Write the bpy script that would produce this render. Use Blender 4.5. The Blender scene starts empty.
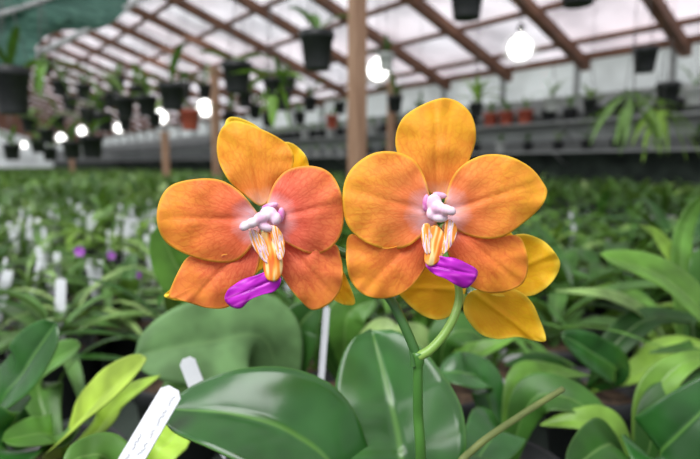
import bpy, math, random
from mathutils import Vector, Matrix, noise
random.seed(7)
S=bpy.context.scene
COL=S.collection
S.view_settings.view_transform='Standard'
S.view_settings.look='None'

# ---------------------------------------------------------------- camera
FPX=509.0
pit=math.atan(64.5/FPX); sp,cp=math.sin(pit),math.cos(pit)
C=Vector((0,0,1.2)); FW=Vector((0,cp,-sp)); UP=Vector((0,sp,cp)); RT=Vector((1,0,0))
def P(x,y,d):
    return C+d*(FW+(x-350)/FPX*RT+(229.5-y)/FPX*UP)
cam=bpy.data.cameras.new('camera'); co=bpy.data.objects.new('camera',cam); COL.objects.link(co)
co.location=C; co.rotation_euler=(math.radians(90)-pit,0,0)
cam.sensor_width=36; cam.lens=FPX*36/700; cam.clip_start=0.01; cam.clip_end=200
cam.dof.use_dof=True; cam.dof.focus_distance=0.196; cam.dof.aperture_fstop=8.6
S.camera=co

# ---------------------------------------------------------------- house frame
N_=Vector((0.766,0.643,0)); D_=Vector((-0.643,0.766,0))
def H(n,t,z): return N_*n+D_*t+Vector((0,0,z))
def roof_z(n): return 2.45+(6-n)*0.325

# ---------------------------------------------------------------- materials
def new_mat(name):
    m=bpy.data.materials.new(name); m.use_nodes=True
    nt=m.node_tree; b=nt.nodes['Principled BSDF']; return m,nt,b
def nd(nt,t,**k):
    n=nt.nodes.new(t)
    for a,v in k.items(): setattr(n,a,v)
    return n
def ramp(nt,fac,stops):
    r=nd(nt,'ShaderNodeValToRGB'); e=r.color_ramp.elements
    while len(e)<len(stops): e.new(0.5)
    for i,(p,c) in enumerate(stops):
        e[i].position=p; e[i].color=(c[0],c[1],c[2],1) if not isinstance(c,(int,float)) else (c,c,c,1)
    nt.links.new(fac,r.inputs[0]); return r.outputs[0]
def mixc(nt,fac,a,b,mode='MIX'):
    m=nd(nt,'ShaderNodeMix',data_type='RGBA',blend_type=mode)
    for i,v in ((0,fac),(6,a),(7,b)):
        if hasattr(v,'is_output') or hasattr(v,'links'): nt.links.new(v,m.inputs[i])
        elif isinstance(v,(int,float)): m.inputs[i].default_value=v
        else: m.inputs[i].default_value=(v[0],v[1],v[2],1)
    return m.outputs[2]
def math_(nt,op,a,b=0.0,c=None):
    m=nd(nt,'ShaderNodeMath',operation=op)
    for i,v in enumerate((a,b) if c is None else (a,b,c)):
        if isinstance(v,(int,float)): m.inputs[i].default_value=v
        else: nt.links.new(v,m.inputs[i])
    return m.outputs[0]
def attr(nt,n):
    return nd(nt,'ShaderNodeAttribute',attribute_name=n).outputs['Fac']
def simple(name,c1,c2,rough=0.5,scale=20,stretch=(1,1,1),spec=0.5,metal=0,bump=0):
    m,nt,b=new_mat(name)
    tc=nd(nt,'ShaderNodeTexCoord'); mp=nd(nt,'ShaderNodeMapping'); mp.inputs['Scale'].default_value=stretch
    nt.links.new(tc.outputs['Object'],mp.inputs[0])
    nz=nd(nt,'ShaderNodeTexNoise'); nz.inputs['Scale'].default_value=scale; nz.inputs['Detail'].default_value=5
    nt.links.new(mp.outputs[0],nz.inputs['Vector'])
    nt.links.new(ramp(nt,nz.outputs[0],[(0.35,c1),(0.65,c2)]),b.inputs['Base Color'])
    b.inputs['Roughness'].default_value=rough; b.inputs['Specular IOR Level'].default_value=spec; b.inputs['Metallic'].default_value=metal
    if bump:
        bp=nd(nt,'ShaderNodeBump'); bp.inputs['Strength'].default_value=bump; bp.inputs['Distance'].default_value=0.002
        nt.links.new(nz.outputs[0],bp.inputs['Height']); nt.links.new(bp.outputs[0],b.inputs['Normal'])
    return m
def leaf_mat(name,dark,mid,light,rough=0.3,spec=0.5,rib=(0.25,0.4,0.12),trans=0.16,bs=0.12,ribf=.45):
    m,nt,b=new_mat(name)
    oi=nd(nt,'ShaderNodeObjectInfo')
    rv=math_(nt,'FRACT',math_(nt,'ADD',oi.outputs['Random'],attr(nt,'rnd')))
    base=ramp(nt,rv,[(0.0,dark),(0.55,mid),(1.0,light)])
    tc=nd(nt,'ShaderNodeTexCoord')
    nz=nd(nt,'ShaderNodeTexNoise'); nz.inputs['Scale'].default_value=30; nt.links.new(tc.outputs['Object'],nz.inputs['Vector'])
    f=ramp(nt,nz.outputs[0],[(0.35,0.65),(0.7,1.3)])
    col=mixc(nt,1.0,base,f,'MULTIPLY')
    lv=math_(nt,'ABSOLUTE',attr(nt,'lv'))
    k=ramp(nt,lv,[(0.0,ribf),(0.07,0.0)])
    col=mixc(nt,k,col,rib)
    k2=ramp(nt,lv,[(0.955,0.0),(1.0,0.35)])
    col=mixc(nt,k2,col,rib)
    nt.links.new(col,b.inputs['Base Color'])
    b.inputs['Roughness'].default_value=rough; b.inputs['Specular IOR Level'].default_value=spec
    bp=nd(nt,'ShaderNodeBump'); bp.inputs['Strength'].default_value=bs; bp.inputs['Distance'].default_value=0.003
    nt.links.new(nz.outputs[0],bp.inputs['Height']); nt.links.new(bp.outputs[0],b.inputs['Normal'])
    tr=nd(nt,'ShaderNodeBsdfTranslucent'); nt.links.new(mixc(nt,0.5,col,(0.3,0.55,0.05)),tr.inputs[0])
    mx=nd(nt,'ShaderNodeMixShader'); mx.inputs[0].default_value=trans
    nt.links.new(b.outputs[0],mx.inputs[1]); nt.links.new(tr.outputs[0],mx.inputs[2])
    nt.links.new(mx.outputs[0],nt.nodes['Material Output'].inputs[0])
    return m
L_GREEN=leaf_mat('leaf_mid_green',(0.020,0.08,0.012),(0.06,0.17,0.025),(0.14,0.31,0.05),0.38,0.32)
L_DARK=leaf_mat('leaf_dark_glossy',(0.020,0.10,0.016),(0.026,0.115,0.018),(0.032,0.13,0.022),0.25,0.6,(0.14,0.32,0.06),0.05,0.3,.6)
L_GREY=leaf_mat('leaf_grey_green',(0.13,0.26,0.09),(0.14,0.27,0.10),(0.16,0.29,0.11),0.5,0.25,(0.2,0.36,0.13))
L_LIME=leaf_mat('leaf_lime',(0.30,0.50,0.05),(0.36,0.56,0.06),(0.44,0.60,0.08),0.42,0.4,(0.4,0.55,0.12))
L_PALE=leaf_mat('leaf_pale_green',(0.05,0.13,0.03),(0.14,0.28,0.07),(0.34,0.48,0.17),0.4,0.32)
L_FRESH=leaf_mat('leaf_fresh_green',(0.07,0.19,0.025),(0.15,0.32,0.04),(0.28,0.46,0.07),0.38,0.35)
POT=simple('black_plastic',(0.010,0.011,0.012),(0.022,0.024,0.026),0.45,15)
TERRA=simple('terracotta',(0.34,0.06,0.035),(0.48,0.11,0.06),0.7,12)
WHITEPOT=simple('pale_plastic',(0.42,0.44,0.43),(0.58,0.59,0.58),0.5,12)
BARK=simple('bark_chips',(0.03,0.018,0.01),(0.16,0.10,0.06),0.9,90,bump=1)
WOOD=simple('light_timber',(0.36,0.20,0.12),(0.54,0.34,0.22),0.7,6,(6,6,0.6))
RAFT=simple('brown_rafter_timber',(0.16,0.07,0.04),(0.26,0.125,0.075),0.7,5)
STEEL=simple('galvanised_steel',(0.25,0.26,0.27),(0.38,0.38,0.38),0.5,9,metal=0.4)
PIPE=simple('pale_pipe',(0.40,0.42,0.42),(0.55,0.57,0.57),0.5,9)
WIRE=simple('dark_wire',(0.05,0.05,0.05),(0.12,0.12,0.12),0.5,9)
CONC=simple('concrete',(0.20,0.205,0.20),(0.34,0.34,0.33),0.85,4)
GREYW=simple('grey_cement_board',(0.17,0.18,0.18),(0.25,0.26,0.26),0.8,3,(1,1,8))
GREYL=simple('light_grey_board',(0.32,0.34,0.34),(0.44,0.46,0.46),0.8,3,(1,1,8))
DARKW=simple('dark_lower_wall',(0.02,0.03,0.024),(0.055,0.075,0.06),0.9,6)
NET=simple('green_shade_cloth',(0.02,0.08,0.06),(0.10,0.24,0.18),0.7,9,(2,2,8))
TAG=simple('white_plastic_tag',(0.64,0.66,0.70),(0.74,0.76,0.80),0.45,20)
INK=simple('pencil_ink',(0.10,0.10,0.14),(0.2,0.2,0.25),0.7,20)
STEM=simple('green_stem',(0.06,0.18,0.03),(0.10,0.26,0.045),0.3,60,(1,1,.3))
STEMD=simple('dark_green_stem',(0.035,0.115,0.025),(0.06,0.17,0.035),0.35,60)
STEML=simple('pale_green_pedicel',(0.18,0.34,0.06),(0.27,0.44,0.09),0.35,60)
STEMO=simple('olive_stem',(0.11,0.15,0.04),(0.19,0.23,0.06),0.5,60)
PURP=simple('purple_bloom',(0.28,0.03,0.45),(0.5,0.12,0.65),0.5,40)

def glaze(name,c,em,scale,lo=0.72,hi=1.12,c2=None):
    m,nt,b=new_mat(name)
    tc=nd(nt,'ShaderNodeTexCoord')
    nz=nd(nt,'ShaderNodeTexNoise'); nz.inputs['Scale'].default_value=scale; nz.inputs['Detail'].default_value=5
    nt.links.new(tc.outputs['Object'],nz.inputs['Vector'])
    n2=nd(nt,'ShaderNodeTexNoise'); n2.inputs['Scale'].default_value=scale*.45; nt.links.new(tc.outputs['Object'],n2.inputs['Vector'])
    cc=mixc(nt,ramp(nt,n2.outputs[0],[(0.42,0.0),(0.6,1.0)]),c,c2 or c)
    col=mixc(nt,1.0,cc,ramp(nt,nz.outputs[0],[(0.36,lo),(0.62,hi)]),'MULTIPLY')
    nt.links.new(col,b.inputs['Base Color']); nt.links.new(col,b.inputs['Emission Color'])
    b.inputs['Emission Strength'].default_value=em; b.inputs['Roughness'].default_value=0.5
    return m
ROOFM=glaze('self_lit_roof_sheet',(0.80,0.79,0.86),1.0,1.3,0.64,1.2,(0.74,0.67,0.73))  # daylight through the roof is put in as emission
WINM=glaze('self_lit_side_sheet',(0.56,0.60,0.60),0.55,1.2)  # side daylight is emitted by the sheet itself
m,nt,b=new_mat('lamp_glow'); b.inputs['Emission Color'].default_value=(1,0.99,0.95,1); b.inputs['Emission Strength'].default_value=7
nz=nd(nt,'ShaderNodeTexNoise'); nz.inputs['Scale'].default_value=2
nt.links.new(ramp(nt,nz.outputs[0],[(0.3,(1,.98,.94)),(0.7,(1,1,.98))]),b.inputs['Base Color']); GLOW=m
m,nt,b=new_mat('lamp_halo_glow')  # faint see-through glow that imitates the glare halo round a bulb
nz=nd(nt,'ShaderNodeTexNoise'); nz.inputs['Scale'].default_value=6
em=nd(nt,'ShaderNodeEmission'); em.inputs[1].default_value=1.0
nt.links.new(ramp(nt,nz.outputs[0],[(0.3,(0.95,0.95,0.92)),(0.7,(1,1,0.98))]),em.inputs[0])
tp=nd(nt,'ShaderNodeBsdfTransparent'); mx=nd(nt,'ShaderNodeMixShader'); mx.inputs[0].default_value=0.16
nt.links.new(tp.outputs[0],mx.inputs[1]); nt.links.new(em.outputs[0],mx.inputs[2]); nt.links.new(mx.outputs[0],nt.nodes['Material Output'].inputs[0]); LAMPHALO=m

def petal_mat(name,core,inner,mid,outer,edge,vein,vs=0.5,e0=.93,ea=.7):
    m,nt,b=new_mat(name)
    dist=attr(nt,'dist'); ang=attr(nt,'ang'); ed=attr(nt,'edge')
    cb=nd(nt,'ShaderNodeCombineXYZ'); nt.links.new(math_(nt,'MULTIPLY',ang,3.0),cb.inputs[0]); nt.links.new(math_(nt,'MULTIPLY',dist,4.0),cb.inputs[1])
    nb=nd(nt,'ShaderNodeTexNoise'); nb.inputs['Scale'].default_value=1.0; nb.inputs['Detail'].default_value=2; nt.links.new(cb.outputs[0],nb.inputs['Vector'])
    dd=math_(nt,'ADD',dist,math_(nt,'MULTIPLY',math_(nt,'SUBTRACT',nb.outputs[0],0.5),0.14))
    col=ramp(nt,dd,[(0.15,core),(0.26,tuple((a*.45+c*.55) for a,c in zip(core,inner))),(0.37,inner),(0.66,mid),(0.98,outer)])
    col=mixc(nt,math_(nt,'MULTIPLY',ramp(nt,nb.outputs[0],[(0.4,0.0),(0.65,1.0)]),0.25),col,inner)
    cv=nd(nt,'ShaderNodeCombineXYZ'); nt.links.new(math_(nt,'MULTIPLY',ang,10.0),cv.inputs[0]); nt.links.new(math_(nt,'MULTIPLY',dist,9.0),cv.inputs[1])
    vo=nd(nt,'ShaderNodeTexVoronoi',feature='DISTANCE_TO_EDGE'); vo.inputs['Scale'].default_value=1.2
    wn=nd(nt,'ShaderNodeTexNoise'); wn.inputs['Scale'].default_value=1.2; nt.links.new(cv.outputs[0],wn.inputs['Vector'])
    va=nd(nt,'ShaderNodeVectorMath',operation='MULTIPLY_ADD'); va.inputs[1].default_value=(1.1,1.1,1.1)
    nt.links.new(wn.outputs['Color'],va.inputs[0]); nt.links.new(cv.outputs[0],va.inputs[2])
    nt.links.new(va.outputs[0],vo.inputs['Vector'])
    vf=ramp(nt,vo.outputs['Distance'],[(0.0,1.0),(0.20,0.0)])
    cv2=nd(nt,'ShaderNodeCombineXYZ'); nt.links.new(math_(nt,'MULTIPLY',ang,18.0),cv2.inputs[0]); nt.links.new(math_(nt,'MULTIPLY',dist,1.6),cv2.inputs[1])
    n2=nd(nt,'ShaderNodeTexNoise'); n2.inputs['Scale'].default_value=1.0; n2.inputs['Detail'].default_value=1; nt.links.new(cv2.outputs[0],n2.inputs['Vector'])
    v2=ramp(nt,n2.outputs[0],[(0.47,0.0),(0.68,1.0)])
    fac=math_(nt,'MULTIPLY',math_(nt,'ADD',math_(nt,'MULTIPLY',vf,0.5),math_(nt,'MULTIPLY',v2,0.45)),vs)
    fade=ramp(nt,dist,[(0.22,0.15),(0.42,1.0),(0.85,0.9),(1.0,0.4)])
    col=mixc(nt,math_(nt,'MULTIPLY',fac,fade),col,vein)
    ef=ramp(nt,ed,[(e0,0.0),(1.0,ea)])
    col=mixc(nt,ef,col,edge)
    nt.links.new(col,b.inputs['Base Color']); b.inputs['Roughness'].default_value=0.5; b.inputs['Specular IOR Level'].default_value=0.2
    bp=nd(nt,'ShaderNodeBump'); bp.inputs['Strength'].default_value=0.2; bp.inputs['Distance'].default_value=0.0004
    nt.links.new(math_(nt,'SUBTRACT',n2.outputs[0],math_(nt,'MULTIPLY',vf,.6)),bp.inputs['Height']); nt.links.new(bp.outputs[0],b.inputs['Normal'])
    tr=nd(nt,'ShaderNodeBsdfTranslucent'); nt.links.new(col,tr.inputs[0])
    mx=nd(nt,'ShaderNodeMixShader'); mx.inputs[0].default_value=0.3
    nt.links.new(b.outputs[0],mx.inputs[1]); nt.links.new(tr.outputs[0],mx.inputs[2])
    nt.links.new(mx.outputs[0],nt.nodes['Material Output'].inputs[0])
    return m
HALO=(0.95,0.68,0.76)
PET_A=petal_mat('coral_orange_petal',HALO,(0.90,0.19,0.12),(0.90,0.24,0.09),(0.91,0.31,0.06),(0.96,0.56,0.06),(0.72,0.07,0.035),0.75)
PET_C=petal_mat('light_orange_petal',HALO,(0.90,0.27,0.09),(0.92,0.37,0.06),(0.93,0.45,0.04),(0.96,0.64,0.05),(0.78,0.14,0.03),0.68)
PET_D=petal_mat('mid_orange_petal',HALO,(0.90,0.21,0.09),(0.91,0.28,0.065),(0.92,0.37,0.045),(0.96,0.58,0.05),(0.74,0.10,0.03),0.72)
PET_B=petal_mat('golden_orange_sepal',(0.93,0.66,0.5),(0.89,0.30,0.06),(0.92,0.40,0.04),(0.93,0.48,0.03),(0.96,0.66,0.05),(0.78,0.17,0.02),0.65)
PET_Y=petal_mat('yellow_petal_back',(0.88,0.58,0.02),(0.92,0.54,0.02),(0.94,0.57,0.015),(0.95,0.62,0.02),(0.96,0.76,0.08),(0.88,0.34,0.02),0.5,.82,.8)
def strip_mat(name,stops,freq):
    m,nt,b=new_mat(name)
    ang=attr(nt,'lat'); dist=attr(nt,'dist')
    nz=nd(nt,'ShaderNodeTexNoise'); nz.inputs['Scale'].default_value=1.0; nz.inputs['Detail'].default_value=0
    cv=nd(nt,'ShaderNodeCombineXYZ'); nt.links.new(math_(nt,'MULTIPLY',ang,freq),cv.inputs[0]); nt.links.new(math_(nt,'MULTIPLY',dist,2.2),cv.inputs[1])
    nt.links.new(cv.outputs[0],nz.inputs['Vector'])
    nt.links.new(ramp(nt,nz.outputs[0],stops),b.inputs['Base Color']); b.inputs['Roughness'].default_value=0.4
    return m
W_=(0.88,0.74,0.78)
LIPM=strip_mat('magenta_lip',[(0.3,(0.38,0.005,0.42)),(0.6,(0.54,0.012,0.56)),(0.8,(0.72,0.08,0.70))],4)
LOBE=strip_mat('striped_side_lobe',[(0.30,(0.90,0.26,0.03)),(0.44,(0.93,0.46,0.08)),(0.50,W_),(0.54,W_),(0.58,(0.62,0.14,0.40)),(0.61,W_),(0.70,(0.92,0.42,0.08))],2.6)
CALL=strip_mat('orange_callus',[(0.32,(0.86,0.16,0.02)),(0.5,(0.92,0.34,0.03)),(0.64,(0.92,0.66,0.3))],3)
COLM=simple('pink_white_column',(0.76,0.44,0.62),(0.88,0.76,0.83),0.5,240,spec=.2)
COLP=simple('deep_pink_column',(0.62,0.16,0.44),(0.84,0.52,0.68),0.5,240,spec=.2)  # deeper pink for the column wings

# ---------------------------------------------------------------- mesh helpers
def mk(name,verts,faces,mats,origin=None,parent=None,attrs=None,fm=None,smooth=True,label=None,cat=None,group=None,kind=None):
    if origin is None: origin=Vector((0,0,0))
    me=bpy.data.meshes.new(name)
    me.from_pydata([tuple(Vector(v)-origin) for v in verts],[],faces)
    for mt in (mats if isinstance(mats,list) else [mats]): me.materials.append(mt)
    if fm: me.polygons.foreach_set('material_index',fm)
    if smooth: me.polygons.foreach_set('use_smooth',[True]*len(me.polygons))
    if attrs:
        for k,v in attrs.items():
            a=me.attributes.new(k,'FLOAT','POINT'); a.data.foreach_set('value',v)
    me.update()
    o=bpy.data.objects.new(name,me); COL.objects.link(o)
    o.location=origin
    if parent is not None:
        o.parent=parent; o.location=origin-Vector(parent['_loc'])
    o['_loc']=tuple(origin)
    tagit(o,label,cat,group,kind)
    return o
def tagit(o,label=None,cat=None,group=None,kind=None):
    if label:o['label']=label
    if cat:o['category']=cat
    if group:o['group']=group
    if kind:o['kind']=kind
def empty(name,loc,**k):
    o=bpy.data.objects.new(name,None); COL.objects.link(o); o.location=loc; o['_loc']=tuple(loc); o.empty_display_size=0.02
    tagit(o,**k); return o
def sub_empty(name,loc,parent):
    o=bpy.data.objects.new(name,None); COL.objects.link(o); o.parent=parent; o.location=Vector(loc)-Vector(parent['_loc']); o['_loc']=tuple(loc); o.empty_display_size=0.01
    return o
def cat_open(pts,n):
    pts=[Vector(p) for p in pts]
    if len(pts)==2: return [pts[0].lerp(pts[1],i/n) for i in range(n+1)]
    q=[pts[0]*2-pts[1]]+pts+[pts[-1]*2-pts[-2]]
    segs=len(pts)-1; out=[]
    for i in range(n+1):
        u=i/n*segs; k=min(int(u),segs-1); t=u-k
        a,b,c,d=q[k:k+4]
        out.append(0.5*((2*b)+(c-a)*t+(2*a-5*b+4*c-d)*t*t+(-a+3*b-3*c+d)*t**3))
    return out
def tube_geo(path,r,seg=8,rs=None):
    V=[];F=[];n=len(path)
    for i,p in enumerate(path):
        t=(path[min(i+1,n-1)]-path[max(i-1,0)]).normalized()
        a=t.cross(Vector((0.31,0.87,0.21))).normalized(); b=t.cross(a)
        rr=rs(i/(n-1)) if rs else r
        for j in range(seg):
            th=2*math.pi*j/seg; V.append(p+rr*(math.cos(th)*a+math.sin(th)*b))
    for i in range(n-1):
        for j in range(seg):
            k=(j+1)%seg; F.append((i*seg+j,i*seg+k,(i+1)*seg+k,(i+1)*seg+j))
    F.append(tuple(range(seg))[::-1]); F.append(tuple(range((n-1)*seg,n*seg)))
    return V,F
def join(parts):
    V=[];F=[]
    for v,f in parts:
        o=len(V); V+=list(v); F+=[tuple(i+o for i in q) for q in f]
    return V,F
def lathe(profile,seg=24,c=Vector((0,0,0))):
    V=[];F=[]
    for r,z in profile:
        for j in range(seg):
            th=2*math.pi*j/seg; V.append(c+Vector((r*math.cos(th),r*math.sin(th),z)))
    for i in range(len(profile)-1):
        for j in range(seg):
            k=(j+1)%seg; F.append((i*seg+j,i*seg+k,(i+1)*seg+k,(i+1)*seg+j))
    return V,F
def box_geo(c,ax,ay,az):
    V=[c+sx*ax+sy*ay+sz*az for sx in(-1,1) for sy in(-1,1) for sz in(-1,1)]
    F=[(0,1,3,2),(4,6,7,5),(0,4,5,1),(2,3,7,6),(0,2,6,4),(1,5,7,3)]
    return V,F
def pot_geo(R,h,seg=24,c=Vector((0,0,0))):
    prof=[(0.0,0.0),(R*0.72,0.0),(R*0.74,h*0.03),(R*0.93,h*0.80),(R*1.0,h*0.81),(R*1.03,h*0.85),(R*1.03,h*0.98),(R*1.0,h),(R*0.95,h*0.98),(R*0.92,h*0.84),(0.0,h*0.87)]
    V,F=lathe(prof,seg,c)
    fm=[0]*len(F)
    for i in range(9*seg,10*seg): fm[i]=1
    return V,F,fm

def wprof(u): 
    a=min(1,u/0.5); a=a*a*(3-2*a)
    return (0.3+0.7*a)*math.sqrt(max(0.0,1-u**3.6))
def wprof_n(u):
    a=min(1,u/0.4); a=a*a*(3-2*a)
    return (0.35+0.65*a)*max(0.0,1-u**2.2)**0.8
def leaf_geo(ctrl,W,nh,N=20,M=8,fold=0.22,wave=0.03,seed=0,droop=0.0,wp=wprof):
    cl=cat_open(ctrl,N); V=[];F=[];lv=[]
    nh=Vector(nh).normalized()
    for i,p in enumerate(cl):
        u=i/N
        t=(cl[min(i+1,N)]-cl[max(i-1,0)]).normalized()
        s=t.cross(nh)
        if s.length<1e-3: s=t.cross(Vector((0.3,0.9,0.1)))
        s.normalize(); n=s.cross(t).normalized()
        w=W*0.5*max(wp(u),0.02)
        for j in range(M+1):
            v=j/M*2-1
            off=fold*abs(v)*w - droop*W*v*v*0.5 - 0.10*w*(1-abs(v))**3
            off+=wave*W*math.sin(u*9+seed*1.7+v*1.3)*abs(v)
            V.append(p+s*(v*w)+n*off); lv.append(v)
    for i in range(N):
        for j in range(M):
            a=i*(M+1)+j; F.append((a,a+1,a+M+2,a+M+1))
    return V,F,lv
def foliage(seed,nl,Lr,Wr,e0r=(50,80),N=8,M=4,base=Vector((0,0,0)),drop=(60,100),wp=wprof,spread=False):
    R=random.Random(seed); V=[];F=[];lv=[]
    az=R.random()*6.28
    for k in range(nl):
        az+=(math.pi+R.uniform(-.5,.5)+0.55) if not spread else R.uniform(1.2,2.4)
        L=R.uniform(*Lr); W=R.uniform(*Wr); e=math.radians(R.uniform(*e0r)); dr=math.radians(R.uniform(*drop))
        p=Vector(base)+Vector((0,0,0.004*k)); pts=[p.copy()]; n=5
        for i in range(n):
            ee=e-dr*(i/n)
            p=p+L/n*Vector((math.cos(az)*math.cos(ee),math.sin(az)*math.cos(ee),math.sin(ee))); pts.append(p.copy())
        v,f,l=leaf_geo(pts,W,(-math.cos(az)*.3,-math.sin(az)*.3,1),N,M,fold=R.uniform(.15,.45),seed=k,wp=wp)
        o=len(V); V+=v; F+=[tuple(i+o for i in q) for q in f]; lv+=l
    return V,F,lv

# ---------------------------------------------------------------- room shell
def quad(name,pts,mat,kind='structure',label=None,sub=None):
    return mk(name,pts,[(0,1,2,3)],mat,origin=Vector(pts[0]),kind=kind,label=label,smooth=False)
T0,T1=-4,34
quad('floor',[H(-6,T0,0),H(6.2,T0,0),H(6.2,T1,0),H(-6,T1,0)],CONC,label='grey concrete greenhouse floor')
V=[];F=[]
tt=[T0+(T1-T0)*i/380 for i in range(381)]
for i,t in enumerate(tt):
    for n in (-1,2.5,6.25):
        V.append(H(n,t,roof_z(n)+0.06+0.012*(i%2)))
for i in range(380):
    for j in range(2):
        a=i*3+j; F.append((a,a+1,a+4,a+3))
mk('ceiling',V,F,ROOFM,kind='structure',label='translucent corrugated roof sheeting with daylight put in as its own glow')
def slab(name,n,t0,t1,z0,z1,th,mat,label,kind='structure'):
    c=H(n,(t0+t1)/2,(z0+z1)/2)
    V,F=box_geo(Vector((0,0,0)),N_*th/2,D_*(t1-t0)/2,Vector((0,0,(z1-z0)/2)))
    return mk(name,[v+c for v in V],F,mat,origin=c,kind=kind,label=label,smooth=False)
slab('wall_right',6.06,T0,T1,0,1.34,0.12,DARKW,'lower side wall with shade put into its dark colour')  # shade low on the side wall is painted in as dark colour
slab('trim_1',6.03,T0,T1,1.34,1.50,0.16,GREYW,'grey cement board band along the side wall')
slab('trim_3',6.05,T0,T1,1.50,1.66,0.12,GREYL,'lighter grey ribbed board along the side wall')
slab('trim_6',6.05,T0,T1,1.66,1.80,0.10,GREYW,'grey ribbed board along the side wall')
slab('trim_4',6.03,T0,T1,1.80,1.84,0.16,GREYL,'grey rail along the side wall')
slab('trim_5',6.06,T0,T1,1.84,2.02,0.08,GREYL,'light grey ribbed upper board along the side wall')
slab('window_1',6.06,T0,T1,2.02,2.44,0.03,WINM,'dull translucent plastic glazing along the side wall')
slab('trim_2',5.98,T0,T1,2.40,2.47,0.10,RAFT,'brown timber eave plate')
c=H(2.5,T1,2.2); V,F=box_geo(Vector((0,0,0)),N_*3.6,D_*0.05,Vector((0,0,2.2)))
mk('wall_far',[v+c for v in V],F,WINM,origin=c,kind='structure',label='translucent end wall of the greenhouse',smooth=False)
t=-2.0
while t<26:
    c=H(6.0,t,2.21); V,F=box_geo(Vector((0,0,0)),N_*0.025,D_*0.03,Vector((0,0,0.19)))
    mk('window_mullion',[v+c for v in V],F,GREYL,origin=c,label='pale grey upright between side glazing sheets',cat='mullion',group='side wall mullions',smooth=False)
    t+=1.0
slope=(H(6.2,0,roof_z(6.2))-H(-1,0,roof_z(-1))); sl=slope.length; sd=slope.normalized(); sn=D_.cross(sd).normalized()
t=-3.2
while t<T1:
    c=(H(6.2,t,roof_z(6.2))+H(-1,t,roof_z(-1)))/2-Vector((0,0,0.09))
    V,F=box_geo(Vector((0,0,0)),sd*sl/2,D_*0.05,sn*0.055)
    mk('roof_rafter',[v+c for v in V],F,RAFT,origin=c,label='brown timber rafter under the translucent roof',cat='rafter',group='roof rafters',smooth=False)
    t+=1.02
n=-0.6
while n<6:
    c=H(n,(T0+T1)/2,roof_z(n)+0.005)
    V,F=box_geo(Vector((0,0,0)),D_*(T1-T0)/2,sd*0.028,sn*0.022)
    mk('roof_purlin',[v+c for v in V],F,RAFT,origin=c,label='brown timber purlin running the length of the roof',cat='purlin',group='roof purlins',smooth=False)
    n+=0.70
# posts
def post(pos,w,lab,mat=WOOD,ztop=None):
    x,y=pos.x,pos.y; n=pos.dot(N_); ztop=ztop or roof_z(n)-0.08
    r=empty('wooden_post',Vector((x,y,0)),label=lab,cat='post')
    c=Vector((x,y,ztop/2)); V,F=box_geo(Vector((0,0,0)),N_*w/2,D_*w/2,Vector((0,0,ztop/2)))
    o=mk('post_shaft',[v+c for v in V],F,mat,origin=c,parent=r,smooth=False)
    bv=o.modifiers.new('b','BEVEL'); bv.width=0.008; bv.segments=2
    V,F=box_geo(Vector((0,0,0)),N_*w*0.6,D_*w*0.8,Vector((0,0,0.02))); c=Vector((x,y,ztop-0.02))
    mk('post_cap',[v+c for v in V],F,mat,origin=c,parent=r,smooth=False)
    V,F=box_geo(Vector((0,0,0)),N_*w*0.8,D_*w*0.8,Vector((0,0,0.03))); c=Vector((x,y,0.03))
    mk('footing',[v+c for v in V],F,CONC,origin=c,parent=r,smooth=False)
def PN(px,n):
    X=(px-350)/FPX; d=n/(.766*X+.643*cp); p=P(px,165,d); return Vector((p.x,p.y,0))
post(PN(357,2.62),0.112,'light brown square timber post beside the aisle')
post(PN(217,2.62),0.085,'light timber post standing by the aisle',ztop=2.30)
post(PN(166,2.62),0.085,'short pale timber post farther down the aisle',ztop=1.66)
post(PN(72,2.62),0.10,'short pale timber post near the far end',ztop=1.75)
post(PN(391,5.40),0.10,'thin pale timber post by the side benches')

# benches
BZ=0.82
def bench(n0,n1,t0,t1,lab):
    r=empty('growing_bench',H((n0+n1)/2,(t0+t1)/2,0),label=lab,cat='bench')
    c=H((n0+n1)/2,(t0+t1)/2,BZ-0.02)
    V,F=box_geo(Vector((0,0,0)),N_*(n1-n0)/2,D_*(t1-t0)/2,Vector((0,0,0.02)))
    mk('bench_top',[v+c for v in V],F,DARKW,origin=c,parent=r,smooth=False)
    for nn in (n0,n1):
        c=H(nn,(t0+t1)/2,BZ); V,F=box_geo(Vector((0,0,0)),N_*0.015,D_*(t1-t0)/2,Vector((0,0,0.035)))
        mk('bench_edge',[v+c for v in V],F,STEEL,origin=c,parent=r,smooth=False)
    t=t0+.3
    while t<t1:
        for nn in(n0+.15,n1-.15):
            c=H(nn,t,(BZ-.04)/2); V,F=box_geo(Vector((0,0,0)),N_*0.02,D_*0.02,Vector((0,0,(BZ-.04)/2)))
            mk('bench_leg',[v+c for v in V],F,STEEL,origin=c,parent=r,smooth=False)
        t+=3
bench(-1.0,2.35,-1.2,26,'long dark bench crowded with potted orchids')
bench(2.9,5.24,-1.5,30,'long bench of orchids beside the side wall')
def shelf(n,z,hw,lab):
    r=empty('wall_shelf',H(n,10,z-.03),label=lab,cat='shelf')
    for k in (-1,0,1):
        c=H(n+k*hw*.68,10,z-.01); V,F=box_geo(Vector((0,0,0)),N_*hw*.28,D_*12,Vector((0,0,0.01))); mk('shelf_slat',[v+c for v in V],F,GREYL,origin=c,parent=r,smooth=False)
    for t in range(-1,22,2):
        a=H(5.94,t,z-.2); b=H(n-hw*.9,t,z-.025)
        V,F=tube_geo([a,b],0.010,6); mk('shelf_bracket',V,F,STEEL,origin=a,parent=r)
shelf(5.80,1.70,.14,'upper slatted grey shelf holding pots along the side wall')
shelf(5.70,1.36,.16,'lower slatted grey shelf holding pots along the side wall')

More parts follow.
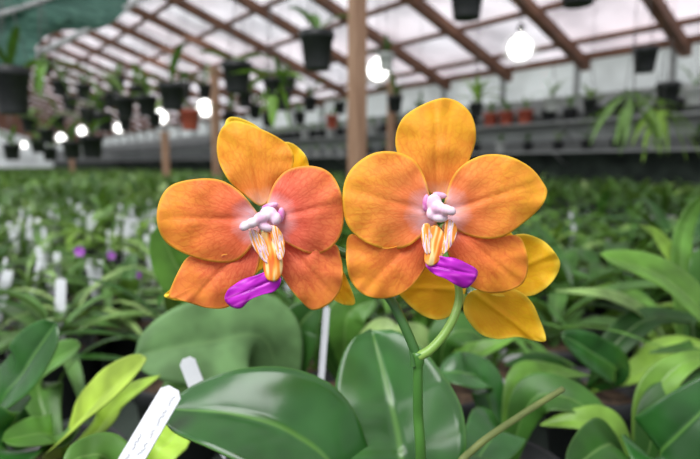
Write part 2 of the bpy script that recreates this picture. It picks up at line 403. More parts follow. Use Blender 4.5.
potmesh={}
def pot_mesh(R,h,mat,key):
    if key not in potmesh:
        V,F,fm=pot_geo(R,h); me=bpy.data.meshes.new(key); me.from_pydata([tuple(v) for v in V],[],F)
        me.materials.append(mat); me.materials.append(BARK); me.polygons.foreach_set('material_index',fm); me.polygons.foreach_set('use_smooth',[True]*len(F)); potmesh[key]=me
    return potmesh[key]
folmesh={}
def fol_mesh(key,mat,*a,**k):
    if key not in folmesh:
        V,F,lv=foliage(*a,**k); me=bpy.data.meshes.new(key); me.from_pydata([tuple(v) for v in V],[],F); me.materials.append(mat)
        me.polygons.foreach_set('use_smooth',[True]*len(F))
        at=me.attributes.new('lv','FLOAT','POINT'); at.data.foreach_set('value',lv); folmesh[key]=me
    return folmesh[key]
def inst(name,me,loc,rot=0,sc=1,parent=None,**k):
    o=bpy.data.objects.new(name,me); COL.objects.link(o)
    if parent: o.parent=parent
    o.location=loc; o.rotation_euler=(0,0,rot); o.scale=(sc,sc,sc); o['_loc']=tuple(loc); tagit(o,**k); return o
R=random.Random(3)
for (n_,z_,gp,t_end,dt,psc) in ((5.79,1.70,'pots on the upper wall shelf',12.5,.26,1.0),(5.70,1.36,'pots on the lower wall shelf',9.5,.34,.8)):
    t=1.3; i=0
    while t<t_end:
        p=H(n_,t,0); d=p.y*cp-.5*sp; x=350+FPX*p.x/d
        red=z_>1.5 and ((490<x<545) or (405<x<425)); mt,key=(TERRA,'terra_pot') if red else ((POT,'shelf_black_pot') if R.random()<.75 else (WHITEPOT,'shelf_pale_pot'))
        me=pot_mesh(0.085,0.15,mt,key)
        o=inst('potted_orchid',me,H(n_,t,z_),R.random()*6,psc*(1.15 if red else 1),label=('terracotta red pot' if red else 'dark plastic pot' if key=='shelf_black_pot' else 'pale plastic pot')+' with sprouting leaves on the wall shelf',cat='potted plant',group=gp)
        k=i%3; i+=1
        inst('foliage',fol_mesh('shelf_fol%d'%k,L_PALE,50+k,7,(.12,.26),(.03,.05),(55,88)),(0,0,.13),R.random()*6,.9,parent=o)
        t+=dt+R.uniform(-.03,.05)

# ---------------------------------------------------------------- hanging pots
def hang_pot(px,py,wpx,d,mat=POT,fol=0,lab='black plastic pot hanging on wires from the roof',droopy=False,hr=1.0,fm_=None,fl=None,lw=(.035,.052)):
    Rr=wpx*d/FPX/2; h=2*Rr*hr
    c=P(px,py,d); b=c-Vector((0,0,h/2)); n=c.dot(N_); zt=roof_z(n)-0.12
    V,F,fm=pot_geo(Rr,h,24,b)
    o=mk('hanging_pot',V,F,[mat,BARK],origin=b,fm=fm,label=lab,cat='hanging pot')
    hk=Vector((b.x,b.y,min(zt-.02,b.z+h+0.28)))
    parts=[]
    for k in range(3):
        th=2.1*k+.4; parts.append(tube_geo([b+Vector((Rr*math.cos(th),Rr*math.sin(th),h*.95)),hk],0.0015,5))
    parts.append(tube_geo([hk,Vector((b.x,b.y,zt+0.1))],0.002,5))
    V,F=join(parts); mk('hanger_wire',V,F,WIRE,origin=hk,parent=o)
    if fol:
        if droopy: V,F,lv=foliage(int(px)+9,fol,fl or (.18,.30),lw,(-70,5),10,4,b+Vector((0,0,h*.9)),(15,45),wprof_n,True)
        elif fl: V,F,lv=foliage(int(px),fol,fl,(.03,.045),(25,85),8,4,b+Vector((0,0,h*.85)),(40,110),wprof_n,True)
        else: V,F,lv=foliage(int(px),fol,(Rr*2,Rr*4.2),(Rr*.5,Rr*.8),(30,85),8,4,b+Vector((0,0,h*.85)),(30,90))
        mk('foliage',V,F,fm_ or (L_PALE if px%2 else L_GREEN),origin=b+Vector((0,0,h)),parent=o,attrs={'lv':lv})
hang_pot(12,91,34,1.7,fol=4,lab='large black pot with a few upright leaves hanging from wires',hr=1.35)
hang_pot(317,51,35,2.0,fol=3,lab='black plastic pot hanging beside the timber post',hr=1.05)
hang_pot(237,78,30,2.3,fol=3,hr=1.0)
hang_pot(467,0,36,1.8,fol=3,hr=1.0)
hang_pot(579,-14,40,1.6,fol=3,hr=0.9)
for (x,y,w_,d,f) in [(172,97,26,2.9,3),(147,106,20,3.9,4),(125,107,20,4.3,3),(104,122,18,4.6,3),(282,100,20,4.2,5),(255,112,14,5.2,4),(92,147,22,3.3,4),(72,150,18,4.4,3),(47,136,15,5.2,4),(30,124,16,5.6,3),(12,152,16,4.9,4),(300,118,12,5.5,4),(230,118,13,6.0,4),(395,104,16,4.4,4),(420,117,13,5.0,4),
   (138,94,16,4.7,3),(112,100,15,5.4,3),(88,116,16,5.8,4),(58,122,14,6.2,3),(70,104,14,6.6,3),(38,146,14,6.4,3),(22,108,14,5.2,4),(155,120,14,5.7,4),(184,90,15,5.0,3),(245,100,15,4.9,4),(268,120,13,5.9,4),(310,104,14,4.8,4),(340,108,12,4.7,3),(100,104,13,7.2,3),(125,124,13,7.5,4),(50,154,14,7.0,4),(84,92,15,5.0,3),(60,88,15,4.6,3),(118,84,14,5.1,3),(205,92,14,4.9,3),(290,84,13,5.0,4)]:
    hang_pot(x,y,w_,d,fol=f)
hang_pot(190,120,20,3.6,TERRA,fol=3,lab='terracotta red pot with leafy orchid hanging from the roof')
hang_pot(332,122,13,5.2,TERRA,fol=3,lab='small terracotta pot hanging near the post')
hang_pot(386,62,16,3.0,WHITEPOT,fol=3,lab='pale plastic pot hanging beside a timber post')
hang_pot(476,110,14,3.2,fol=12,lab='black hanging pot with a bushy pale green orchid',fm_=L_FRESH,fl=(.14,.24))
hang_pot(645,60,24,3.0,fol=0)
hang_pot(668,94,22,3.3,fol=0)
hang_pot(694,96,18,3.9,WHITEPOT,fol=2,lab='pale plastic pot hanging by the side glazing')
hang_pot(552,104,14,4.6,WHITEPOT,fol=7,lab='pale plastic pot hanging by the side glazing',fl=(.12,.26),fm_=L_PALE)
hang_pot(590,106,14,4.0,fol=7,fl=(.12,.24),fm_=L_PALE)
hang_pot(630,106,12,2.2,fol=12,lab='hanging pot with long drooping pale leaves',droopy=True,fm_=L_PALE,fl=(.2,.36),lw=(.030,.042))
hang_pot(660,112,12,2.9,fol=12,lab='hanging pot with long drooping pale leaves',droopy=True,fm_=L_FRESH,fl=(.26,.42),lw=(.038,.052))
hang_pot(272,88,18,1.9,fol=7,lab='hanging pot with drooping green leaves',droopy=True,fm_=L_FRESH,fl=(.12,.21),lw=(.045,.06))
hang_pot(45,66,14,2.0,fol=6,lab='hanging pot with drooping green leaves',droopy=True,fm_=L_FRESH,fl=(.14,.22))

# ---------------------------------------------------------------- lamps
for (px,py,d,r) in [(520,48,4.35,.095),(378,70,5.36,.105),(205,108,8.9,.13),(160,117,10.6,.135),(119,128,13.8,.11),(82,131,15,.11),(61,138,18.9,.14),(24,145,25.5,.13)]:
    c=P(px,py,d); n=c.dot(N_); zt=roof_z(n)-0.05
    rt=empty('hanging_lamp',Vector((c.x,c.y,c.z)),label='glowing white bulb with added halo shells hanging from the roof on a cord',cat='lamp',group='greenhouse lamps')
    def ball(r,k=14): return [(0.0,-r)]+[(r*math.sin(a),-r*math.cos(a)) for a in [math.pi*q/k for q in range(1,k-1)]]
    V,F=lathe(ball(r)+[(r*.3,r*1.05),(r*.28,r*1.15)],24,c); mk('lamp_bulb',V,F,GLOW,origin=c,parent=rt)
    V,F=join([lathe(ball(r*s),24,c) for s in (1.18,1.36,1.55)]); mk('lamp_halo_shell',V,F,LAMPHALO,origin=c,parent=rt)  # nested shells added to imitate lamp glare, not a glass globe
    V,F=lathe([(0.0,r*2.0),(r*.25,r*2.0),(r*.33,r*1.9),(r*.33,r*1.6),(r*.36,r*1.5),(0,r*1.5)],16,c); mk('lamp_socket',V,F,WIRE,origin=c+Vector((0,0,r*1.7)),parent=rt)
    V,F=tube_geo([c+Vector((0,0,r*1.9)),Vector((c.x,c.y,zt+.05))],0.005,6); mk('lamp_cord',V,F,WIRE,origin=c+Vector((0,0,r*1.9)),parent=rt)

# ---------------------------------------------------------------- green shade cloth
low=cat_open([P(-120,110,1.9),P(-20,72,2.2),P(70,36,2.6),P(150,-8,3.2)],80)
V=[];F=[]; M=20
for i,p in enumerate(low):
    for j in range(M+1):
        v=j/M
        V.append(p+Vector((-0.10*v,0.0,0.38*v))+N_*(0.07*math.sin(v*9+i*.22)+0.04*math.sin(i*.55)*v)+Vector((0,0,0.015*math.sin(i*.5)*(1-v))))
for i in range(80):
    for j in range(M):
        a=i*(M+1)+j; F.append((a,a+1,a+M+2,a+M+1))
sc=mk('shade_cloth',V,F,NET,origin=Vector(V[0]),label='folded dark green shade cloth hanging under the roof',cat='shade cloth')
V,F=tube_geo([p-Vector((0,0,.012)) for p in low],0.016,8); mk('curtain_pipe',V,F,PIPE,origin=Vector(V[0]),parent=sc)
V,F=tube_geo([p+Vector((-.05,-.06,.17)) for p in low],0.012,8); mk('curtain_pipe',V,F,PIPE,origin=Vector(V[0]),parent=sc)

# ---------------------------------------------------------------- crowd of potted orchids
def crown(px,d,z=0.94):
    k=((1.2-z)/d-sp)/cp
    return P(px,229.5+k*FPX,d)
hand=[crown(60,.47),crown(285,.52),crown(640,.42),crown(590,.62),crown(685,.66),crown(505,.45),crown(345,.62),crown(110,.33),crown(440,.62)]
MAINC=Vector((0.035,0.275,0.955))
spec=[(L_GREEN,7,(.14,.22),(.040,.056),wprof),(L_GREEN,9,(.16,.27),(.026,.040),wprof_n),(L_PALE,8,(.10,.18),(.026,.040),wprof),(L_PALE,10,(.12,.22),(.020,.030),wprof_n),
      (L_GREEN,7,(.15,.23),(.040,.056),wprof),(L_DARK,8,(.14,.24),(.036,.052),wprof),(L_PALE,13,(.13,.24),(.012,.020),wprof_n),(L_FRESH,9,(.16,.28),(.026,.040),wprof_n),(L_GREEN,9,(.18,.30),(.026,.038),wprof_n),(L_GREEN,13,(.14,.26),(.014,.024),wprof_n),(L_PALE,8,(.15,.26),(.030,.044),wprof_n)]
for i,(mt,nl,lr,wr,wp) in enumerate(spec):
    fol_mesh('fol%d'%i,mt,200+i,nl,lr,wr,(15,75),12,4,Vector((0,0,0)),(60,125),wp,wp is wprof_n)
pts=[]
R=random.Random(11)
def add_grid(n0,n1,t0,t1,sp_):
    n=n0
    while n<n1:
        t=t0
        while t<t1:
            a=n+R.uniform(-.05,.05); b_=t+R.uniform(-.05,.05)
            p=H(a,b_,0); d=p.y*cp+0.2*sp
            if d>0.60:
                x=350+FPX*p.x/d
                if -70<x<770+(60 if d<1.5 else 0):
                    if all((Vector((h.x,h.y,0))-p).length>0.12 for h in hand): pts.append((d,p))
            t+=sp_
        n+=sp_
add_grid(-0.9,2.28,-1.1,25,0.148)
add_grid(3.08,5.10,-1.4,29,0.17)
pts.sort(key=lambda q:q[0])
near=pts[:290]; far=pts[290:]
print('plants',len(pts))
for d,p in near:
    left=p.x/d< -0.12
    vi=R.choice([2,3,2,6,0,3,9,6,7]) if left else R.choice([0,4,5,1,7,8,10,7,10,1,8,9])
    wp=R.random()<0.12
    me=pot_mesh(.055,.10,WHITEPOT,'pale_pot') if wp else pot_mesh(.055,.10,POT,'black_pot')
    o=inst('potted_orchid',me,Vector((p.x,p.y,BZ)),R.random()*6.28,R.uniform(.85,1.12),label=('pale' if wp else 'black')+' plastic pot holding a leafy green orchid on the bench',cat='potted plant',group='potted orchids crowding the benches')
    inst('foliage',folmesh['fol%d'%vi],(0,0,.088),R.random()*6.28,R.uniform(.85,1.08),parent=o)
V=[];F=[];lv=[];rn=[];fm=[]
for d,p in far:
    if d>7 and R.random()<0.35: continue
    nr=R.random()<.6
    v,f,l=foliage(R.randint(0,99999),8 if nr else 6,(.14,.27),(.02,.035) if nr else (.04,.06),(35,80),4,2,Vector((p.x,p.y,BZ+.09+(.03 if R.random()<.15 else 0))),(50,110),wprof_n if nr else wprof)
    o=len(V); V+=v; F+=[tuple(i+o for i in q) for q in f]; lv+=l; rn+=[R.random()]*len(v); fm+=[R.choice([0,0,1,2])]*len(f)
mk('orchid_foliage',V,F,[L_GREEN,L_PALE,L_FRESH],attrs={'lv':lv,'rnd':rn},fm=fm,kind='stuff',label='mass of green orchid leaves covering the distant benches',cat='orchid plants')
# ---------------------------------------------------------------- plant labels
def tag_geo(L=.12,W=.015,T=.0012):
    prof=[(-W/2,L-.003),(-W/2,.02),(0,0),(W/2,.02),(W/2,L-.003),(W/2-.003,L),(-W/2+.003,L)]
    V=[Vector((x,-T/2,z)) for x,z in prof]+[Vector((x,T/2,z)) for x,z in prof]
    n=len(prof); F=[tuple(range(n))[::-1],tuple(range(n,2*n))]+[(i,(i+1)%n,n+(i+1)%n,n+i) for i in range(n)]
    return V,F
V,F=tag_geo(W=.015); tm=bpy.data.meshes.new('tag'); tm.from_pydata([tuple(v) for v in V],[],F); tm.materials.append(TAG)
for d,p in near:
    x=350+FPX*p.x/d
    if d<.80: continue
    lf=x<300 and d<2.4
    for q in range(3 if lf else 1):
        if R.random()<(0.5 if lf else 0.16):
            o=inst('plant_label',tm,Vector((p.x+R.uniform(-.045,.045),p.y-R.uniform(.02,.05),BZ+.075)),0,R.uniform(.85,1.12),label='white plastic plant tag standing in an orchid pot',cat='plant label',group='white plant tags')
            o.rotation_euler=(R.uniform(-.3,.1),R.uniform(-.25,.25),R.uniform(-.6,.6))
def big_tag(top,bot,W,face,lab,ink=True,L=.125):
    ax=(top-bot).normalized(); b=top-ax*L
    n=(face-ax*face.dot(ax)).normalized(); s=ax.cross(n)
    V,F=tag_geo(L,W); M3=lambda v:b+s*v.x+ax*v.z-n*v.y
    o=mk('plant_label',[M3(v) for v in V],F,TAG,origin=b,label=lab,cat='plant label',smooth=False)
    if ink:
        parts=[]; rr=random.Random(5)
        for row,(z0,z1) in enumerate([(.045,.118),(.05,.10)]):
            x0=W*(.2-.4*row); z=z0
            while z<z1:
                word=rr.uniform(.004,.009); k=0; pth=[]
                while k<word:
                    pth.append(M3(Vector((x0+rr.uniform(-1,1)*W*.07,-.0008,z+k)))); k+=.0006
                if len(pth)>3: parts.append(tube_geo(pth,0.00010,4))
                z+=word+.002
        V,F=join(parts); mk('handwriting',V,F,INK,origin=b+ax*.05,parent=o)
cd=-FW
big_tag(P(174,388,.262),P(132,459,.25),.0120,cd+UP*.3,'white plastic plant tag with faint handwriting leaning in a pot')
big_tag(P(186,358,.345),P(203,402,.345),.0110,cd,'blank white plastic tag leaning behind a broad leaf',ink=False,L=.075)
big_tag(P(327,305,.42),P(322,370,.42),.005,cd,'narrow white stake among the leaves',ink=False)

# ---------------------------------------------------------------- hand-placed plants
def plant(base,leaves,lab,extra=None,mat=L_GREEN,potm=POT,potR=.055):
    r=empty('orchid_plant',Vector((base.x,base.y,BZ)),label=lab,cat='orchid plant')
    V,F,fm=pot_geo(potR,base.z-BZ-.005,28,Vector((base.x,base.y,BZ)))
    mk('pot',V,F,[potm,BARK],origin=Vector((base.x,base.y,BZ)),parent=r,fm=fm)
    for i,(pts_,W,nh,mt,fold) in enumerate(leaves):
        V,F,lv=leaf_geo([base+Vector((0,0,-.012))]+pts_,W,nh,36,14,fold=fold,seed=i,wp=wprof_n if W<.032 else wprof)
        o=mk('leaf',V,F,mt,origin=base.copy(),parent=r,attrs={'lv':lv})
        so=o.modifiers.new('s','SOLIDIFY'); so.thickness=.0012; so.offset=-1
    return r
U=Vector((0,0,1)); CU=(cd*.8+UP).normalized(); CF=(cd+UP*.35).normalized()
plant(hand[0],[([P(0,412,.42),P(22,370,.40),P(56,322,.40)],.055,CU+RT*.3,L_DARK,.15),
  ([P(62,440,.40),P(95,402,.37),P(145,358,.36)],.040,CU,L_LIME,.3),
  ([P(95,430,.42),P(120,400,.42),P(160,375,.42)],.030,CU,L_LIME,.3),
  ([P(60,440,.40),P(45,432,.38),P(2,440,.36)],.034,CU,L_FRESH,.2),
  ([P(40,400,.5),P(40,370,.5),P(80,345,.5)],.05,CU,L_GREEN,.2),
  ([P(20,450,.38),P(-10,440,.36),P(-40,400,.35)],.05,CU,L_DARK,.2)],'orchid with dark glossy and lime green leaves in a pot')
plant(hand[1],[([P(266,342,.48),P(205,342,.45),P(134,356,.43)],.088,CF,L_GREY,.06),
  ([P(215,310,.56),P(180,272,.55),P(158,226,.54)],.055,CF,L_FRESH,.2),
  ([P(295,350,.5),P(300,325,.5),P(318,305,.5)],.045,CF,L_GREEN,.2),
  ([P(240,390,.5),P(200,385,.47),P(160,395,.46)],.05,CU,L_GREEN,.2)],'orchid with a broad matt grey-green leaf')
plant(hand[2],[([P(650,462,.36),P(680,432,.34),P(740,375,.33)],.050,CU,L_DARK,.15),
  ([P(615,430,.41),P(580,420,.41),P(540,424,.42)],.030,CU,L_FRESH,.2),
  ([P(660,420,.42),P(700,395,.42),P(750,380,.42)],.045,CU,L_GREEN,.2),
  ([P(650,405,.43),P(680,365,.43),P(735,350,.43)],.030,CU,L_FRESH,.2),
  ([P(620,450,.38),P(605,445,.36),P(570,470,.34)],.04,CU,L_GREEN,.2)],'orchid with dark glossy strap leaves in a pot')
plant(hand[3],[([P(618,372,.57),P(592,352,.55),P(562,334,.54)],.042,CF,L_DARK,.2),
  ([P(640,370,.58),P(675,350,.55),P(725,362,.52)],.045,CU,L_FRESH,.2),
  ([P(570,375,.58),P(540,360,.56),P(505,365,.54)],.031,CU,L_GREEN,.2),
  ([P(610,350,.62),P(650,318,.62),P(705,322,.6)],.036,CU,L_GREEN,.2)],'orchid with short glossy green leaves in a pot')
plant(hand[4],[([P(712,330,.56),P(668,278,.55),P(600,254,.56)],.058,CU,L_FRESH,.12),
  ([P(650,320,.64),P(610,296,.62),P(555,290,.62)],.031,CU,L_PALE,.15),
  ([P(705,280,.66),P(720,262,.66),P(760,270,.66)],.05,CU,L_GREEN,.15),
  ([P(680,260,.68),P(690,215,.68),P(712,190,.66)],.031,CF,L_GREEN,.2),
  ([P(690,290,.68),P(660,240,.68),P(640,225,.66)],.028,CF,L_FRESH,.2),
  ([P(700,330,.6),P(700,345,.55),P(650,352,.5)],.03,CU,L_PALE,.2)],'orchid with long arching pale green leaves')
plant(hand[5],[([P(530,402,.44),P(565,396,.43),P(608,420,.42)],.040,CU,L_GREEN,.2),
  ([P(485,385,.47),P(465,372,.45),P(440,372,.45)],.045,CU,L_DARK,.2),
  ([P(520,385,.47),P(545,372,.48),P(590,375,.5)],.030,CU,L_FRESH,.2),
  ([P(500,430,.4),P(490,440,.38),P(470,470,.36)],.045,CU,L_DARK,.2)],'orchid with spreading dark green leaves')
plant(hand[6],[([P(345,330,.6),P(352,310,.6),P(375,300,.6)],.05,CF,L_GREEN,.2),
  ([P(320,345,.58),P(300,335,.56),P(270,345,.55)],.05,CU,L_GREEN,.2),
  ([P(365,345,.58),P(380,335,.56),P(400,345,.55)],.05,CU,L_PALE,.2)],'small green orchid plant in a black pot')
plant(hand[7],[([P(110,470,.30),P(85,455,.29),P(60,470,.28)],.03,CU,L_GREEN,.2),
  ([P(150,465,.32),P(170,440,.33),P(178,425,.34)],.033,CU,L_LIME,.2)],'young orchid with a name tag in its pot')
plant(hand[8],[([P(445,340,.6),P(470,330,.6),P(500,350,.6)],.05,CU,L_GREEN,.2),
  ([P(430,350,.6),P(410,340,.58),P(395,350,.56)],.05,CU,L_PALE,.2),
  ([P(455,360,.58),P(480,350,.56),P(520,335,.56)],.031,CU,L_FRESH,.2)],'green orchid plant in a black pot')

# ---------------------------------------------------------------- main orchid
MO=plant(MAINC,[([P(402,470,.275),P(390,400,.31),P(372,330,.335)],.079,(cd+UP*.6-RT*.2).normalized(),L_DARK,.30),
  ([P(345,480,.268),P(295,432,.266),P(235,412,.27),P(168,408,.28)],.062,(cd*.8+UP).normalized(),L_DARK,.24),
  ([P(450,520,.30),P(490,500,.33),P(540,520,.35)],.06,CU,L_DARK,.2)],'orchid with vivid orange flowers, magenta lips and dark glossy leaves',potR=.06)
def stem(name,pts_,r,mat,rs=None,n=48):
    V,F=tube_geo(cat_open(pts_,n),r,14,rs); return mk(name,V,F,mat,origin=Vector(pts_[0]),parent=MO)
FD=0.20
stem('flower_stem',[MAINC,P(420,480,.222),P(418,410,.21),P(418,352,.2075)],.0024,STEM,lambda u:.0024-.0004*u+(.0005 if u>.93 else 0))
stem('flower_stem',[P(418.5,360,.2082),P(408,334,.209),P(397,311,.211),P(388,296,.213),P(360,262,.22),P(310,240,.222),P(268,222,.205)],.0020,STEMD)
stem('pedicel',[P(418,357,.2070),P(431,349,.2072),P(445,333,.208),P(455,314,.209),P(459,292,.212),P(452,255,.214),P(443,226,.205)],.0018,STEML,lambda u:.0020-.0005*u)
stem('pedicel',[P(450,325,.2085),P(457,310,.214),P(463,296,.224)],.0012,STEML)
stem('stem_bract',[P(413,366,.2064),P(412,357,.206),P(409,350,.2058)],.0014,STEMD,lambda u:.0011*(1-u)+.0002)
stem('flower_spike',[MAINC+Vector((.005,0,0)),P(452,480,.262),P(475,448,.262),P(520,416,.27),P(563,389,.28)],.0019,STEMO,lambda u:.0021-.0005*u)

def cat_closed(pts_,n):
    m=len(pts_); out=[]
    for i in range(n):
        u=i/n*m; k=int(u); t=u-k
        a,b,c,d=[Vector(pts_[(k+j-1)%m]) for j in range(4)]
        out.append(0.5*((2*b)+(c-a)*t+(2*a-5*b+4*c-d)*t*t+(-a+3*b-3*c+d)*t**3))
    return out
def petal(name,outline,cen,z0,parent,mat,d=FD,bulge=5,back=3,lat=3,ruf=.9,NA=84,NR=18,flip=1,ridge=1.1,label=None,R0=92,ax=None):
    ol=cat_closed(outline,NA); c=sum(ol,Vector((0,0)))/NA; cen=Vector(cen)
    ax=Vector(ax) if ax else (c-cen)
    if ax.length<1e-3: ax=Vector((0,-1))
    ax.normalize(); la=Vector((-ax.y,ax.x))
    Lm=max((o-cen).dot(ax) for o in ol); Wm=max(abs((o-c).dot(la)) for o in ol)
    V=[];F=[];A={'dist':[],'ang':[],'edge':[],'lat':[]}
    sd_=sum(ord(q) for q in name)+outline[0][0]
    def add(p,r,th):
        s=max(0,(p-cen).dot(ax)/Lm); t=(p-c).dot(la)/Wm
        h=z0+bulge*math.sin(min(s,1.1)*math.pi*.62)-back*s**3-lat*t*t*min(1,s*1.5)
        h+=ruf*r**4*(math.sin(5*th+sd_)+.6*math.sin(9*th+sd_*2))-ridge*math.exp(-(t/.09)**2)*(1-.6*s)
        h+=1.2*noise.noise(Vector((p.x*.05,p.y*.05,sd_)))
        h=h*flip
        V.append(P(p.x,p.y,d-h/1000)); q=p-cen
        A['dist'].append(q.length/R0); A['ang'].append(math.atan2(q.dot(la),q.dot(ax))); A['edge'].append(r); A['lat'].append(t+sd_)
    add(c,0,0)
    for i in range(1,NR+1):
        r=(i/NR)**.85
        for j,o in enumerate(ol): add(c+r*(o-c),r,2*math.pi*j/NA)
    for j in range(NA): F.append((0,1+j,1+(j+1)%NA))
    for i in range(NR-1):
        for j in range(NA):
            a=1+i*NA; k=(j+1)%NA; F.append((a+j,a+NA+j,a+NA+k,a+k))
    o=mk(name,V,F,mat,origin=P(cen.x,cen.y,d),parent=parent,attrs=A,label=label)
    so=o.modifiers.new('s','SOLIDIFY'); so.thickness=.00022; so.offset=0
    return o
def blob_geo(items,d=FD):
    parts=[]
    for (px,py,h,rx,ry,rz,rot) in items:
        V=[];F=[];A_,B_=20,14; cr,sr=math.cos(rot),math.sin(rot)
        for i in range(B_+1):
            ph=math.pi*i/B_
            for j in range(A_):
                th=2*math.pi*j/A_
                x=math.sin(ph)*math.cos(th); y=math.sin(ph)*math.sin(th); z=math.cos(ph)
                xx=rx*x; yy=ry*y
                V.append(P(px+xx*cr-yy*sr,py+xx*sr+yy*cr,d-(h+rz*z)/1000))
        for i in range(B_):
            for j in range(A_):
                k=(j+1)%A_; F.append((i*A_+j,i*A_+k,(i+1)*A_+k,(i+1)*A_+j))
        parts.append((V,F))
    return join(parts)
def blob(items,name,mat,parent,sm=26):
    V,F=blob_geo(items); o=mk(name,V,F,mat,origin=P(items[0][0],items[0][1],FD),parent=parent)
    rm=o.modifiers.new('r','REMESH'); rm.mode='VOXEL'; rm.voxel_size=.00028; rm.use_smooth_shade=True
    s=o.modifiers.new('s','SMOOTH'); s.factor=.5; s.iterations=sm
    return o
LB=dict(bulge=1.2,back=-.3,lat=1.4,NR=10,R0=45,ridge=.3,ruf=.3)

# left flower
f1=sub_empty('flower',P(264,220,FD),MO); f1['label']='orange-red flower with veined petals and magenta lip'; c1=(264,220)
petal('dorsal_sepal',[(262,206),(246,196),(230,182),(219,162),(217,143),(222,128),(233,121),(248,124),(272,134),(288,145),(294,158),(290,172),(276,192)],c1,-1.5,f1,PET_B,bulge=4)
petal('lateral_sepal',[(262,232),(240,250),(212,256),(190,256),(178,272),(169,295),(176,299),(190,303),(208,308),(228,307),(244,292),(258,268)],c1,-1.5,f1,PET_A,bulge=4)
petal('lateral_sepal',[(266,232),(285,240),(310,250),(334,244),(341,258),(343,275),(340,290),(330,303),(313,310),(300,300),(287,284),(274,260)],c1,-1.5,f1,PET_A,bulge=4)
petal('petal',[(262,222),(250,203),(238,190),(220,180),(196,179),(172,185),(160,200),(157,222),(166,242),(188,255),(214,262),(238,260),(256,240)],c1,1.0,f1,PET_D)
petal('petal',[(264,222),(268,200),(276,181),(290,169),(312,166),(330,173),(341,192),(344,215),(340,236),(328,250),(312,254),(292,246),(276,236)],c1,1.0,f1,PET_A)
petal('lip_midlobe',[(281,282),(278,272),(270,270),(257,275),(244,279),(234,285),(227,291),(225,300),(232,307),(241,308),(250,300),(262,295),(275,291)],(277,278),6.3,f1,LIPM,bulge=3,back=4,lat=2,ruf=.4,NR=8,R0=40,ridge=.8,label='magenta tip of the lip')
petal('lip_callus',[(262,232),(271,234),(279,248),(283,263),(281,275),(276,281),(268,280),(264,272),(263,258),(260,246)],(268,232),6.2,f1,CALL,bulge=2.5,back=1,lat=2.5,NR=10,R0=50,ridge=0,ruf=.2)
petal('lip_side_lobe',[(249,231),(255,230),(262,237),(267,247),(270,257),(270,263),(265,262),(258,254),(252,244)],(253,227),6.6,f1,LOBE,**LB)
petal('lip_side_lobe',[(271,226),(277,227),(283,236),(285,248),(283,258),(279,260),(275,250),(271,239)],(274,222),6.6,f1,LOBE,**LB)
blob([(269,214,5,9.5,8,3,.35),(261,218,7,8,6.5,2.6,-.3),(252,223,9,7,5.4,2.3,-.4),(245,226,10.5,6.4,5,2.1,-.5),(276,219,6,5.5,7,2.4,.1),(265,227,7,8.5,4.6,2.0,.3)],'column',COLM,f1)
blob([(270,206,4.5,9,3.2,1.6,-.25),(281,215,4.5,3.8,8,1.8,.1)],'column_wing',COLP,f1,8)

# right flower
f2=sub_empty('flower',P(440,218,FD),MO); f2['label']='orange flower with yellow edged petals and magenta lip'; c2=(438,214)
petal('dorsal_sepal',[(440,200),(424,186),(408,170),(397,152),(396,134),(403,118),(418,107),(434,100),(446,98),(460,103),(472,116),(476,136),(471,156),(458,182)],c2,-1.5,f2,PET_B,bulge=4)
petal('lateral_sepal',[(437,224),(415,238),(385,248),(352,234),(346,252),(349,276),(358,290),(370,297),(388,298),(406,291),(420,276),(434,252)],c2,-1.5,f2,PET_D,bulge=4)
petal('lateral_sepal',[(443,224),(470,234),(498,236),(518,236),(526,250),(528,268),(522,284),(504,292),(484,292),(466,282),(450,258)],c2,-1.5,f2,PET_D,bulge=4)
petal('petal',[(438,220),(430,196),(424,176),(414,160),(396,152),(374,153),(354,166),(344,184),(343,206),(348,226),(362,240),(384,249),(406,247),(424,234)],c2,1.0,f2,PET_C)
petal('petal',[(442,218),(446,196),(452,178),(464,164),(484,155),(508,156),(530,167),(544,184),(547,194),(540,208),(522,224),(502,237),(478,238),(456,230)],c2,1.0,f2,PET_C)
petal('lip_midlobe',[(426,266),(428,258),(437,256),(446,257),(454,258),(464,262),(477,270),(475,280),(466,288),(456,285),(446,279),(434,274)],(430,265),6.3,f2,LIPM,bulge=3,back=4,lat=2,ruf=.4,NR=8,R0=40,ridge=.8,label='magenta tip of the lip')
petal('lip_callus',[(431,227),(439,227),(446,239),(444,252),(439,261),(431,266),(425,262),(425,251),(427,240)],(438,226),6.2,f2,CALL,bulge=2.5,back=1,lat=2.5,NR=10,R0=50,ridge=0,ruf=.2)
petal('lip_side_lobe',[(423,225),(429,224),(432,233),(432,244),(430,253),(426,254),(423,246),(421,236)],(426,221),6.6,f2,LOBE,**LB)
petal('lip_side_lobe',[(446,221),(453,221),(457,230),(454,241),(448,250),(443,254),(441,249),(444,238)],(449,219),6.6,f2,LOBE,**LB)
blob([(434,203,5,8,9.5,3,.1),(438,208,7,8,7,2.6,0),(446,210,9,7,5.8,2.3,.3),(451,211,10.5,5.6,4.8,2.0,.4),(432,214,6,6,7,2.4,-.1),(440,218,7,8.5,4.6,2.0,0)],'column',COLM,f2)
blob([(426,203,4.5,3.8,9,1.7,.1),(440,195,4.5,7.5,3.2,1.6,.2)],'column_wing',COLP,f2,8)

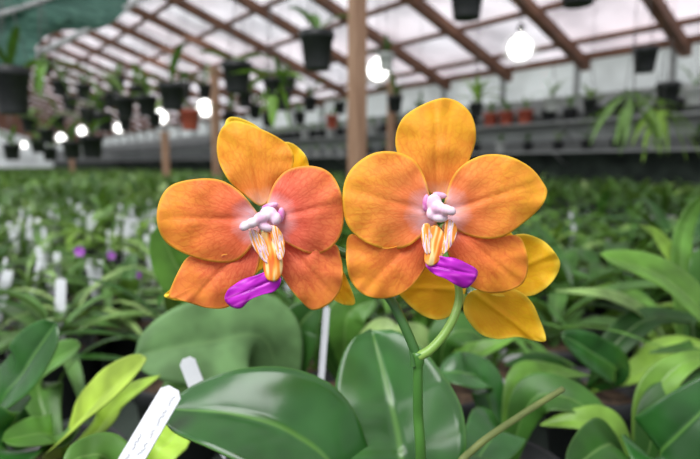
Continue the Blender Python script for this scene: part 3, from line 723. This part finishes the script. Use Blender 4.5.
# rear flower facing away
f3=sub_empty('flower',P(465,295,.226),MO); f3['label']='yellow-orange flower seen from behind'; c3=(470,290)
petal('petal',[(474,284),(490,256),(505,240),(522,234),(542,240),(556,254),(560,266),(552,282),(534,295),(508,297),(488,294)],c3,0,f3,PET_Y,d=.226,flip=-1,bulge=4,ruf=1.4)
petal('petal',[(466,284),(452,268),(430,258),(408,262),(396,284),(404,300),(424,316),(444,319),(460,304)],c3,0,f3,PET_Y,d=.226,flip=-1,bulge=4,ruf=1.4)
petal('lateral_sepal',[(468,294),(486,288),(512,288),(530,300),(540,320),(546,340),(536,341),(518,337),(496,339),(478,332),(464,312)],c3,1.5,f3,PET_Y,d=.224,flip=-1,bulge=4,ruf=1.2)
petal('dorsal_sepal',[(470,286),(470,262),(480,240),(500,225),(515,240),(508,262),(488,282)],c3,0,f3,PET_Y,d=.228,flip=-1,bulge=4)
f4=sub_empty('flower',P(295,220,.221),MO); f4['label']='yellow flower half hidden behind another bloom'; c4=(298,225)
petal('dorsal_sepal',[(296,218),(280,190),(268,165),(272,147),(288,142),(302,151),(309,166),(306,190),(300,212)],c4,0,f4,PET_Y,d=.221,flip=-1,bulge=3)
petal('petal',[(300,225),(318,236),(338,262),(350,286),(355,303),(346,305),(334,300),(314,285),(300,255)],c4,0,f4,PET_Y,d=.221,flip=-1,bulge=3)
petal('petal',[(290,228),(240,250),(196,270),(170,290),(165,297),(184,301),(220,296),(270,262)],c4,0,f4,PET_Y,d=.221,flip=-1,bulge=3)
petal('petal',[(290,222),(262,190),(240,160),(226,135),(227,119),(240,118),(262,130),(285,160),(298,200)],c4,0,f4,PET_Y,d=.221,flip=-1,bulge=3)
stem('pedicel',[P(330,250,.222),P(312,238,.224),P(298,225,.2215)],.0012,STEML)

# distant purple blooms
for (px,py,d,s) in [(80,251,1.1,.012),(136,275,1.0,.013),(690,386,.6,.009),(688,232,1.4,.013),(112,255,1.4,.012),(128,240,1.6,.012)]:
    c=P(px,py,d); r=empty('orchid_spike',Vector((c.x,c.y,BZ)),label='slender orchid spike with a small purple bloom',cat='orchid spike')
    V,F=tube_geo([Vector((c.x,c.y,BZ)),c],.0012,6); mk('spike_stem',V,F,STEM,origin=Vector((c.x,c.y,BZ)),parent=r)
    parts=[]
    for k in range(5):
        a=2*math.pi*k/5+.3; dr=Vector((math.cos(a),-.25,math.sin(a)))
        v,f,l=leaf_geo([c,c+dr*s*.6,c+dr*s*1.1],s*.8,(0,-1,0.1),6,4,.1); parts.append((v,f))
    V,F=join(parts); mk('bloom',V,F,PURP,origin=c,parent=r)

# ---------------------------------------------------------------- light
w=bpy.data.worlds.new('world'); S.world=w; w.use_nodes=True
bg=w.node_tree.nodes['Background']; bg.inputs[0].default_value=(0.93,0.97,1,1); bg.inputs[1].default_value=0.66
def area(name,loc,tgt,size,e,col=(1,1,1)):
    l=bpy.data.lights.new(name,'AREA'); l.shape='RECTANGLE'; l.size=size[0]; l.size_y=size[1]; l.energy=e; l.color=col
    o=bpy.data.objects.new(name,l); COL.objects.link(o); o.location=loc; o.rotation_euler=(Vector(tgt)-Vector(loc)).to_track_quat('-Z','Y').to_euler()
area('fill_over_bench',(-0.9,-0.9,3.2),(0,0.4,1.0),(2.2,1.7),100)  # added fill light giving leaf highlights and petal sheen, no real fitting
area('fill_over_house',H(2.5,8,3.2),H(2.5,8,0),(2,14),180)  # added fill light under the roof to brighten the benches
for o in bpy.data.objects:
    if '_loc' in o: del o['_loc']
